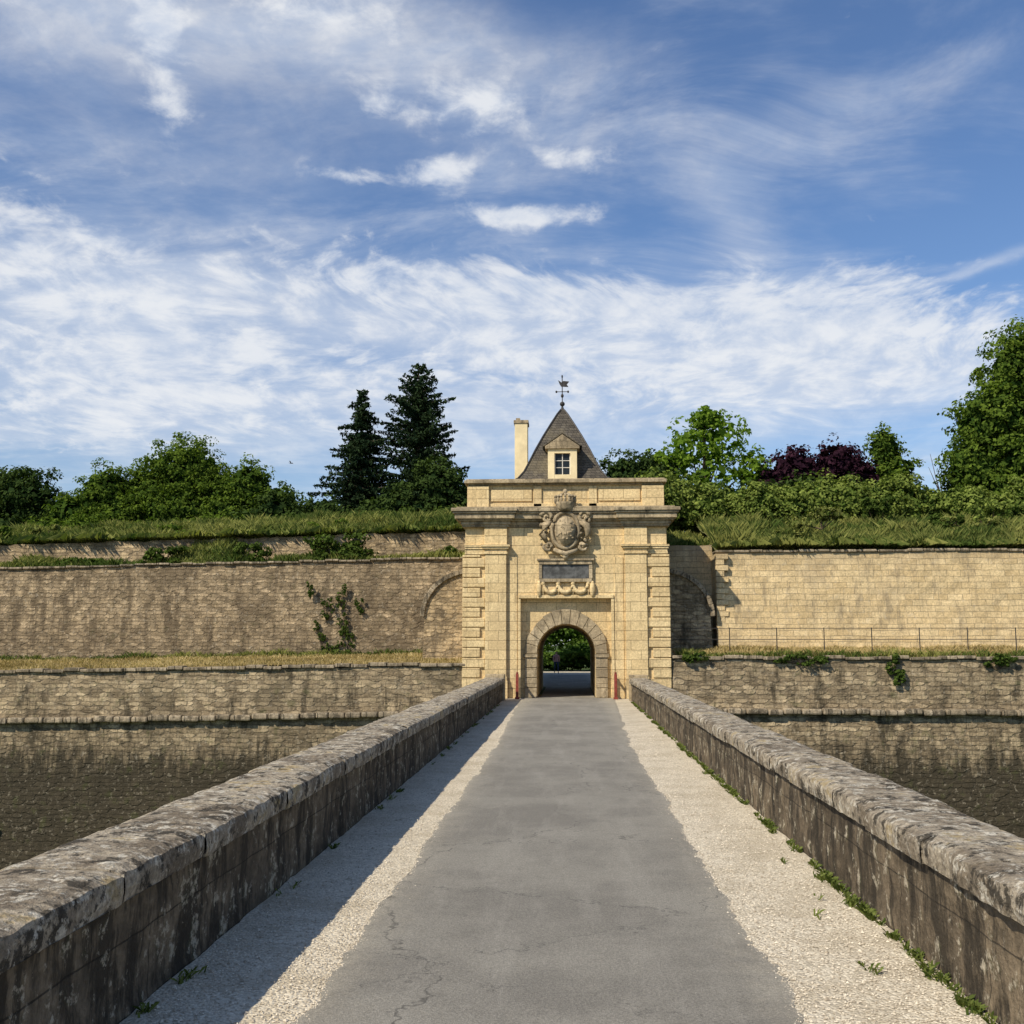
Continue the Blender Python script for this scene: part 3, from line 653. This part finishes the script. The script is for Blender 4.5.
mb.tube([(rx,ry,13.2),(rx,ry,13.35),(rx,ry,13.5),(rx,ry,13.6)],[.12,.1,.05,.04],8); mb.obj('hip_lead',M_iron,G)
dy=47.95
mb=MB()
mb.box(rx-.66,rx-.36,dy,dy+1.9,9.65,10.95); mb.box(rx+.36,rx+.66,dy,dy+1.9,9.65,10.95); mb.box(rx-.36,rx+.36,dy+.01,dy+.4,9.65,9.88); mb.box(rx-.66,rx+.66,dy+.003,dy+1.9,10.86,11.06)
mb.obj('dormer_jambs',M_cream,G,bevel=.01)
mb=MB(); mb.box(rx-.78,rx+.78,dy-.1,dy+1.9,11.06,11.16); mb.prism([(rx-.8,11.16),(rx+.8,11.16),(rx,11.72)],dy-.1,dy+2.4); mb.obj('dormer_pediment',M_gatew,G,bevel=.01)
mb=MB(); mb.prism([(rx-.86,11.17),(rx,11.77),(rx,11.83),(rx-.9,11.2)],dy-.06,dy+2.4); mb.prism([(rx+.86,11.17),(rx+.9,11.2),(rx,11.83),(rx,11.77)],dy-.06,dy+2.4); mb.obj('dormer_roof',M_slate,G)
mb=MB(); mb.box(rx-.36,rx+.36,dy+.16,dy+.2,9.88,10.86); mb.obj('dormer_window',M_glass,G)
mb=MB(); mb.box(rx-.02,rx+.02,dy+.12,dy+.17,9.88,10.86); 
for q in (10.2,10.52): mb.box(rx-.36,rx+.36,dy+.125,dy+.168,q,q+.03)
mb.box(rx-.36,rx-.32,dy+.12,dy+.17,9.88,10.86);mb.box(rx+.32,rx+.36,dy+.12,dy+.17,9.88,10.86); mb.obj('window_frame',M_wood,G)
mb=MB(); mb.box(-2.55,-1.93,51.2,52.2,9.2,12.95); mb.obj('chimney_shaft',M_cream,G,bevel=.01)
mb=MB(); mb.box(-2.6,-1.88,51.15,52.25,12.95,13.1); mb.box(-2.5,-2.3,51.4,51.6,13.1,13.25); mb.obj('chimney_cap',M_gatew,G,bevel=.01)
V=empty('weather_vane',(rx,ry,13.5)); mb=MB()
mb.tube([(0,0,0),(0,0,1.5)],.026,6); mb.ell((0,0,.15),(.12,.12,.12)); mb.ell((0,0,.55),(.07,.07,.1)); mb.ell((0,0,1.5),(.04,.04,.08))
mb.tube([(-.28,0,.75),(.28,0,.75)],.018,5); mb.tube([(0,-.28,.75),(0,.28,.75)],.018,5)
for a in (-.28,.28): mb.ell((a,0,.75),(.05,.05,.06))
mb.prism([(-.05,1.0),(.30,.98),(.22,1.1),(.34,1.25),(.05,1.28),(-.02,1.2),(-.2,1.32),(-.12,1.12)],-.015,.015)
mb.obj('vane',M_iron,V)
for s,xp in ((-1,-2.12),(1,1.92)):
    e=empty('barrier_post',(xp,44.55,0)); mb=MB(); mb.box(-.06,.06,-.06,.06,0,1.02); mb.box(-.09,.09,-.09,.09,0,.08); mb.ell((0,0,1.06),(.05,.05,.05)); mb.obj('post',M_red,e,bevel=.01)
    mb=MB(); mb.box(-.04,.04,.08,.5,.25,.33); mb.box(-.04,.04,.08,.5,.85,.93); mb.box(-.035,.035,.42,.5,.02,.98); mb.obj('folded_arm',M_wood,e,bevel=.01)
e=empty('metal_railing'); mb=MB(); x=6.9
while x<34: mb.tube([(x,46.6,1.75),(x,46.6,2.95)],.022,6); x+=2.0
for zr in (2.92,2.45): mb.tube([(4.5,46.6,zr),(34,46.6,zr)],.016,6)
mb.obj('rails',M_iron,e)
# ------------------------------------------------------------------ trees, left
Yt=66
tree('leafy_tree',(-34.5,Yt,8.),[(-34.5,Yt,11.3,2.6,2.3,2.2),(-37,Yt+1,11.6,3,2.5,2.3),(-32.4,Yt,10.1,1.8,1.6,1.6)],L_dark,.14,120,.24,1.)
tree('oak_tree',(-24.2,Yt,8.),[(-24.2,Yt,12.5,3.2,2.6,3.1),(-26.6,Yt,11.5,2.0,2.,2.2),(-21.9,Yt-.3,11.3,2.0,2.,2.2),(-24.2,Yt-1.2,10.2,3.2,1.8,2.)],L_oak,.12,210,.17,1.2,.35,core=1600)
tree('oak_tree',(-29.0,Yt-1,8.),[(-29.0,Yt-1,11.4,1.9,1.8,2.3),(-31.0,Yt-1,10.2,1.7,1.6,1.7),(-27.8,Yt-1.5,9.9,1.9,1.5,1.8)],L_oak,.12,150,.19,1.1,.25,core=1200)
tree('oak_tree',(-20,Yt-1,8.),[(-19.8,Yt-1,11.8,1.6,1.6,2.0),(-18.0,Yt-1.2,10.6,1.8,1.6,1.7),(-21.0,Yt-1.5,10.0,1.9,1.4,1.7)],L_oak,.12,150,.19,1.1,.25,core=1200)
def bushes(name,x0,x1,y,zb,ht,mat,leaf=.18,step=1.3,per=45,wy=1.3,core=200,hv=.25):
    L=[];x=x0
    while x<x1:
        h=ht*random.uniform(1-hv,1+hv*.7); L.append((x,y+random.uniform(-.5,.5),zb+h*.5,step*random.uniform(.75,1.1),wy,h*.52)); x+=step*random.uniform(.8,1.2)
    base=((x0+x1)/2,y,zb-.3); e=empty(name,base); B=np.array(base)
    P,O,T,Z=crown_pts([(a-B[0],b-B[1],c-B[2],d,f,g) for a,b,c,d,f,g in L],per,leaf,.26,1.,core)
    quads_mesh('foliage',leaf_quads(P,Z,O),4,T,mat,e)
    mb=MB()
    for a,b,c,d,f,g in L: mb.tube([(a-B[0],b-B[1],-.3),(a-B[0]+.1,b-B[1],c-B[2])],[.07,.03],5)
    mb.obj('stems',bark,e); return e
bushes('shrub_row',-19,-5.2,63.5,8.5,2.8,L_dark,.15,1.5,80,1.6,200,.35)
bushes('shrub_row',-32,-18,63.,8.1,1.8,L_oak,.13,1.4,80,1.3)
bushes('shrub_row',-17,-5.,60.5,8.6,1.3,L_ivy,.12,1.3,60,1.,150,.45)
bushes('shrub_row',-46,-33,64.,8.2,2.2,L_dark,.17,1.6,60,1.6)
bushes('shrub_row',-46,-4,75.,8.2,2.8,L_dark,.3,2.2,40,1.6)
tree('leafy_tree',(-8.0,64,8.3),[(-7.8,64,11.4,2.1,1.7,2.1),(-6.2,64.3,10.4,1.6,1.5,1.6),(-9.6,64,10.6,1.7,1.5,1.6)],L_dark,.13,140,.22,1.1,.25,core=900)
def conifer(name,base,H,Rb,seed,irr=.25,droop=.25,low=.12,step=(.34,.52),pw=.85):
    random.seed(seed); e=empty(name,base); mb=MB(); mb.tube([(0,0,-.5),(0,0,H*.5),(0,0,H*.98)],[.28,.17,.02],8)
    Ps=[];Ts=[]
    z=H*low
    while z<H*.985:
        f=(z-H*low)/(H*(1-low)); rr=Rb*((1-f)**pw)+.12; nb=random.randint(6,8) if f<.85 else 4; a0=random.uniform(0,6.28)
        for k in range(nb):
            a=a0+6.283*k/nb+random.uniform(-.35,.35); L=rr*random.uniform(1-irr*1.7,1+irr); up=.12*L
            n=max(3,int(L/.16)); tone=random.uniform(.05,.85); zj=z+random.uniform(-.15,.15)
            pts=[]
            for i in range(n+1):
                q=i/n; zz=zj+up*q*1.8-droop*L*q*q+.14*L*max(0,q-.65); pts.append((math.cos(a)*L*q,math.sin(a)*L*q,zz))
            mb.tube([pts[0],pts[n//2],pts[-1]],[.045,.025,.008],4,False)
            for i,p in enumerate(pts[1:]):
                q=(i+1)/n
                w=.34*L*(1-q)*.8+.12; m_=int(9+9*w)
                side=rng.normal(0,1,m_)*w*.6
                loc=np.array(p)+np.stack([-side*math.sin(a)+rng.normal(0,.05,m_),side*math.cos(a)+rng.normal(0,.05,m_),-np.abs(rng.normal(0,.11,m_))-np.abs(side)*.25],-1)
                Ps.append(loc); Ts.append(np.clip(tone+rng.normal(0,.2,m_),0,1))
        z+=random.uniform(*step)*(1-.35*f)
    P=np.concatenate(Ps); T=np.concatenate(Ts)
    mb.obj('trunk',bark,e); quads_mesh('foliage',leaf_quads(P,rng.uniform(.07,.15,len(P)),None,.3,2.4),4,T,L_con,e)
conifer('spruce_tree',(-13.0,Yt,8.),10.5,3.1,3,.32,.22,.12,(.30,.44),.9)
conifer('spruce_tree',(-9.5,Yt+.8,8.),12.3,3.6,11,.42,.06,.12,(.38,.60),.66)
random.seed(50)
# ------------------------------------------------------------------ trees, right
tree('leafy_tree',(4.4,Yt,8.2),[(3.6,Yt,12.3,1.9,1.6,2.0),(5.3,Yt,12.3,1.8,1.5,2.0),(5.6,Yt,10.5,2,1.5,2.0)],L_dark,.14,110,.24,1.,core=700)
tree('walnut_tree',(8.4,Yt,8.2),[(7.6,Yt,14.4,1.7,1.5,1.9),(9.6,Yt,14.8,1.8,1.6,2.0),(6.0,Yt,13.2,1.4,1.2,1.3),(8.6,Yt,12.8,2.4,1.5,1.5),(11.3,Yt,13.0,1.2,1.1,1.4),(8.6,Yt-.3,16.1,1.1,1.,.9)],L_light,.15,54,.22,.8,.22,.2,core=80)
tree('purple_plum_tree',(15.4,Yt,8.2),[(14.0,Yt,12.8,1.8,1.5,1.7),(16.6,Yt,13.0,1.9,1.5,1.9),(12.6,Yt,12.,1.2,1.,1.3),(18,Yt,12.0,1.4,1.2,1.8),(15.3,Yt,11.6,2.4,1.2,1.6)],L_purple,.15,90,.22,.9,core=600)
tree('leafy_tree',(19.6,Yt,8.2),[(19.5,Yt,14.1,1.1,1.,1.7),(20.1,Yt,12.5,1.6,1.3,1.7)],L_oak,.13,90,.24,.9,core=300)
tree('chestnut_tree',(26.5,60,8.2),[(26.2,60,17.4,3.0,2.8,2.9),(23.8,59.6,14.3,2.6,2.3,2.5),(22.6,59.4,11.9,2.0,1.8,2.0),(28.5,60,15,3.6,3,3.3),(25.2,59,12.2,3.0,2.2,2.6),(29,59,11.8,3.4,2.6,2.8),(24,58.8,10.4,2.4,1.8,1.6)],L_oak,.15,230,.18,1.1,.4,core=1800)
bushes('hedge',4.6,34,56.3,8.0,2.8,L_hedge,.12,1.5,150,1.3,500,.28)
bushes('shrub_row',6,34,60.5,8.2,3.3,L_dark,.17,1.7,60,1.5,300)
mb=MB(); e=empty('bare_sapling',(21.3,61,8.6))
for k in range(14):
    a=random.uniform(-.8,.8); mb.tube([(0,0,0),(a*.5,random.uniform(-.2,.2),2.2),(a*1.1,random.uniform(-.3,.3),random.uniform(3.2,4.8))],[.05,.03,.01],4)
mb.obj('branches',bark,e)
# ------------------------------------------------------------------ wall plants
def plant(name,c,r,n,leaf,mat,lobes=7):
    e=empty(name,c); L=[(random.uniform(-1,1)*r[0]*.8,random.uniform(-1,1)*r[1]*.5,random.uniform(-1,1)*r[2]*.8,r[0]*random.uniform(.2,.4),r[1]*.5,r[2]*random.uniform(.2,.4)) for _ in range(lobes)]
    P,O,T,Z=crown_pts(L,n,leaf,.5,.6); quads_mesh('leaves',leaf_quads(P,Z,O),4,T,mat,e)
    mb=MB()
    for l in L: mb.tube([(0,.1,-r[2]*.8),(l[0],l[1],l[2])],[.03,.01],4)
    mb.obj('stems',bark,e)
plant('wall_shrub',(-11.2,51.0,6.8),(2.0,.5,1.0),16,.11,L_ivy,16); plant('wall_shrub',(-19.8,50.9,6.5),(1.2,.5,.6),14,.1,L_ivy,9)
plant('wall_shrub',(-6.0,51.2,6.6),(1.1,.4,.4),12,.1,L_ivy,7); plant('wall_shrub',(-15.4,51.1,6.6),(1.0,.4,.5),12,.1,L_ivy,9)
plant('wall_shrub',(-23.6,51.2,6.2),(1.6,.4,.3),12,.1,L_ivy,8)
for q in range(12): plant('bank_shrub',(random.uniform(-30,-6),random.uniform(53,57),7.9+random.uniform(-.2,.3)),(random.uniform(.6,1.5),.5,.5),12,.11,random.choice([L_ivy,L_grass,L_oak]),7)
for (px_,pz_,rr_) in ((-11.3,3.9,.3),(-10.6,4.5,.3),(-10.5,3.3,.32),(-11.5,2.6,.3),(-10.3,2.3,.3),(-12.1,4.7,.2),(-9.8,4.1,.2),(-10.9,1.9,.3)):
    plant('ivy_plant',(px_,49.68,pz_),(rr_*1.2,.08,rr_*2.2),5,.05,L_ivy,6)
plant('ivy_plant',(5.2,45.0,1.7),(.8,.2,.22),10,.07,L_ivy,8); plant('ivy_plant',(13.4,44.95,1.2),(.45,.2,.6),9,.07,L_ivy,8); plant('ivy_plant',(9.6,45.05,1.6),(1.1,.2,.22),9,.07,L_ivy,9)
plant('ivy_plant',(17.5,45.0,1.5),(.7,.2,.35),9,.07,L_ivy,8); plant('ivy_plant',(-24.6,44.5,-5.4),(.6,.25,.4),10,.08,L_ivy,7)
for q in range(14): plant('bank_shrub',(random.uniform(8,27),random.uniform(49.5,54),7.4+random.uniform(-.3,.6)),(random.uniform(.6,1.5),.6,.5),12,.11,random.choice([L_hedge,L_ivy,L_grass]),7)
plant('wall_shrub',(20.5,52.5,8.0),(1.2,.8,1.2),14,.11,L_hedge,9); plant('wall_shrub',(15.5,54,8.6),(.9,.8,1.),14,.11,L_ivy,8)
def weeds(name,spots,mat,hmax):
    Q=[];T=[]
    for (x_,y_,n_,s_) in spots:
        X=x_+rng.normal(0,s_*.5,n_); Y=y_+rng.normal(0,s_*1.6,n_)
        X=np.minimum(X,2.47) if x_>0 else np.maximum(X,-2.62)
        H=rng.uniform(.2,1,n_)**1.3*hmax; an=rng.uniform(0,6.28,n_); l=rng.uniform(.3,1.4,n_)*H; w=.003+.005*rng.uniform(size=n_)
        z0=np.zeros(n_); dx,dy=-np.sin(an)*w,np.cos(an)*w
        Q.append(np.stack([np.stack([X-dx,Y-dy,z0],-1),np.stack([X+dx,Y+dy,z0],-1),np.stack([X+dx*1.8+np.cos(an)*l*.5,Y+dy*1.8+np.sin(an)*l*.5,H*.7],-1),np.stack([X+np.cos(an)*l,Y+np.sin(an)*l,H*.85],-1)],1))
        T.append(rng.uniform(0,1,n_))
    quads_mesh(name,np.concatenate(Q),4,np.concatenate(T),mat)
L_weed=leafmat('weed_leaves',(.06,.09,.02),(.22,.25,.07),.35)
sp=[]
for _ in range(85):
    yy=random.uniform(4.5,42)
    for j in range(random.randint(1,7)): sp.append((2.46-abs(random.gauss(0,.035)),yy+random.gauss(0,.3),random.randint(8,38),random.uniform(.012,.045)))
sp+=[(2.25-random.uniform(0,.25),random.uniform(5,12),random.randint(6,18),random.uniform(.02,.04)) for _ in range(6)]
weeds('weeds',sp,L_weed,.075)
sp=[(-2.59+abs(random.gauss(0,.03)),random.uniform(4.5,40),random.randint(8,28),random.uniform(.02,.05)) for _ in range(40)]
sp+=[(-2.5,5.9+random.uniform(-.3,.3),70,.06) for _ in range(4)]
weeds('weeds',sp,L_weed,.07)
# ------------------------------------------------------------------ beyond the gate
tree('leafy_tree',(-3.2,90,0),[(-2.9,90,5.2,2.6,2.5,2.4),(-5.5,90,3,2.5,2,2.6)],L_dark,.2,80)
tree('leafy_tree',(3.6,91,0),[(3.3,91,4.8,1.8,2,2.2)],L_dark,.2,80)
tree('leafy_tree',(4.5,106,0),[(3.2,106,5.0,3.5,2.5,3.4),(0,108,5.2,3,2.5,3.2),(6.5,106,6,3,2.5,3.5),(-3.5,107,4.2,3,2.5,3)],L_sunny,.22,80)
bushes('shrub_row',-12,14,96,0,2.2,L_sunny,.2,1.8,60,1.6,200,.4)
bushes('distant_trees',-30,30,122,0,14,L_oak,.5,5,45,5)
def person(loc,rot):
    e=empty('pedestrian',loc); e.rotation_euler=(0,0,rot)
    J={'pel':(0,0,.95,.15),'sp':(0,0,1.15,.14),'ch':(0,-.01,1.35,.17),'nk':(0,0,1.5,.06),'hd0':(0,-.01,1.56,.07),'hd':(0,-.02,1.65,.10),'hd2':(0,-.01,1.73,.075),
       'hl':(.1,0,.9,.1),'kl':(.11,-.16,.52,.065),'al':(.11,-.18,.09,.045),'tl':(.11,-.34,.04,.035),
       'hr':(-.1,0,.9,.1),'kr':(-.11,.08,.5,.065),'ar':(-.11,.3,.13,.045),'tr':(-.11,.2,.04,.035),
       'sl':(.2,0,1.42,.065),'el':(.25,.1,1.14,.045),'wl':(.24,0,.9,.03),'fl':(.23,-.03,.8,.028),
       'sr':(-.2,0,1.42,.065),'er':(-.25,-.04,1.14,.045),'wr':(-.23,-.2,.93,.03),'fr':(-.22,-.26,.85,.028)}
    E=['pel sp','sp ch','ch nk','nk hd0','hd0 hd','hd hd2','pel hl','hl kl','kl al','al tl','pel hr','hr kr','kr ar','ar tr','ch sl','sl el','el wl','wl fl','ch sr','sr er','er wr','wr fr']
    ks=list(J); me=bpy.data.meshes.new('body'); me.from_pydata([J[k][:3] for k in ks],[tuple(ks.index(q) for q in s.split()) for s in E],[])
    ob=link(bpy.data.objects.new('body',me),e); m=ob.modifiers.new('skin','SKIN'); sv=me.skin_vertices[0].data if me.skin_vertices else None
    if sv is None:
        bm=bmesh.new(); bm.from_mesh(me); bm.verts.layers.skin.verify(); bm.to_mesh(me); bm.free(); sv=me.skin_vertices[0].data
    for i,k in enumerate(ks): r=J[k][3]; sv[i].radius=(r,r*.8); sv[i].use_root=(k=='pel')
    ob.modifiers.new('sub','SUBSURF').render_levels=2
    mt,t_,b_=mat_new('clothed_body',.85); z_=t_.sep(t_.new('ShaderNodeTexCoord').outputs['Object'])[2]
    skin=(.5,.3,.2); col=t_.mix(t_.ramp(z_,.93,.94),(.05,.06,.1),(.6,.3,.25)); col=t_.mix(t_.ramp(z_,1.5,1.51),col,skin); col=t_.mix(t_.ramp(z_,1.68,1.69),col,(.05,.03,.02)); col=t_.mix(t_.ramp(z_,.08,.09),(.03,.03,.03),col)
    t_.put(b_.inputs['Base Color'],col); me.materials.append(mt)
person((-.95,84,0),0.2)
# small bird in flight
e=empty('bird',(-15.9,60,12.6)); mb=MB(); mb.ell((0,0,0),(.16,.06,.05)); mb.ell((.16,0,.02),(.05,.04,.04))
mb.add([(.06,0,.02),(-.06,0,.02),(-.10,-.25,.14),(.0,-.45,.10),(.07,-.22,.15)],[(0,1,2,3,4)]); mb.add([(.06,0,.02),(-.06,0,.02),(-.10,.25,.14),(.0,.45,.10),(.07,.22,.15)],[(0,1,2,3,4)])
mb.add([(-.13,-.02,0),(-.13,.02,0),(-.28,.06,0),(-.28,-.06,0)],[(0,1,2,3)]); mb.obj('body',M_iron,e); e.rotation_euler=(.5,0,.9); e.scale=(.55,.55,.55)
S.view_settings.view_transform='Standard'; S.view_settings.look='None'; S.view_settings.exposure=0; S.view_settings.gamma=1
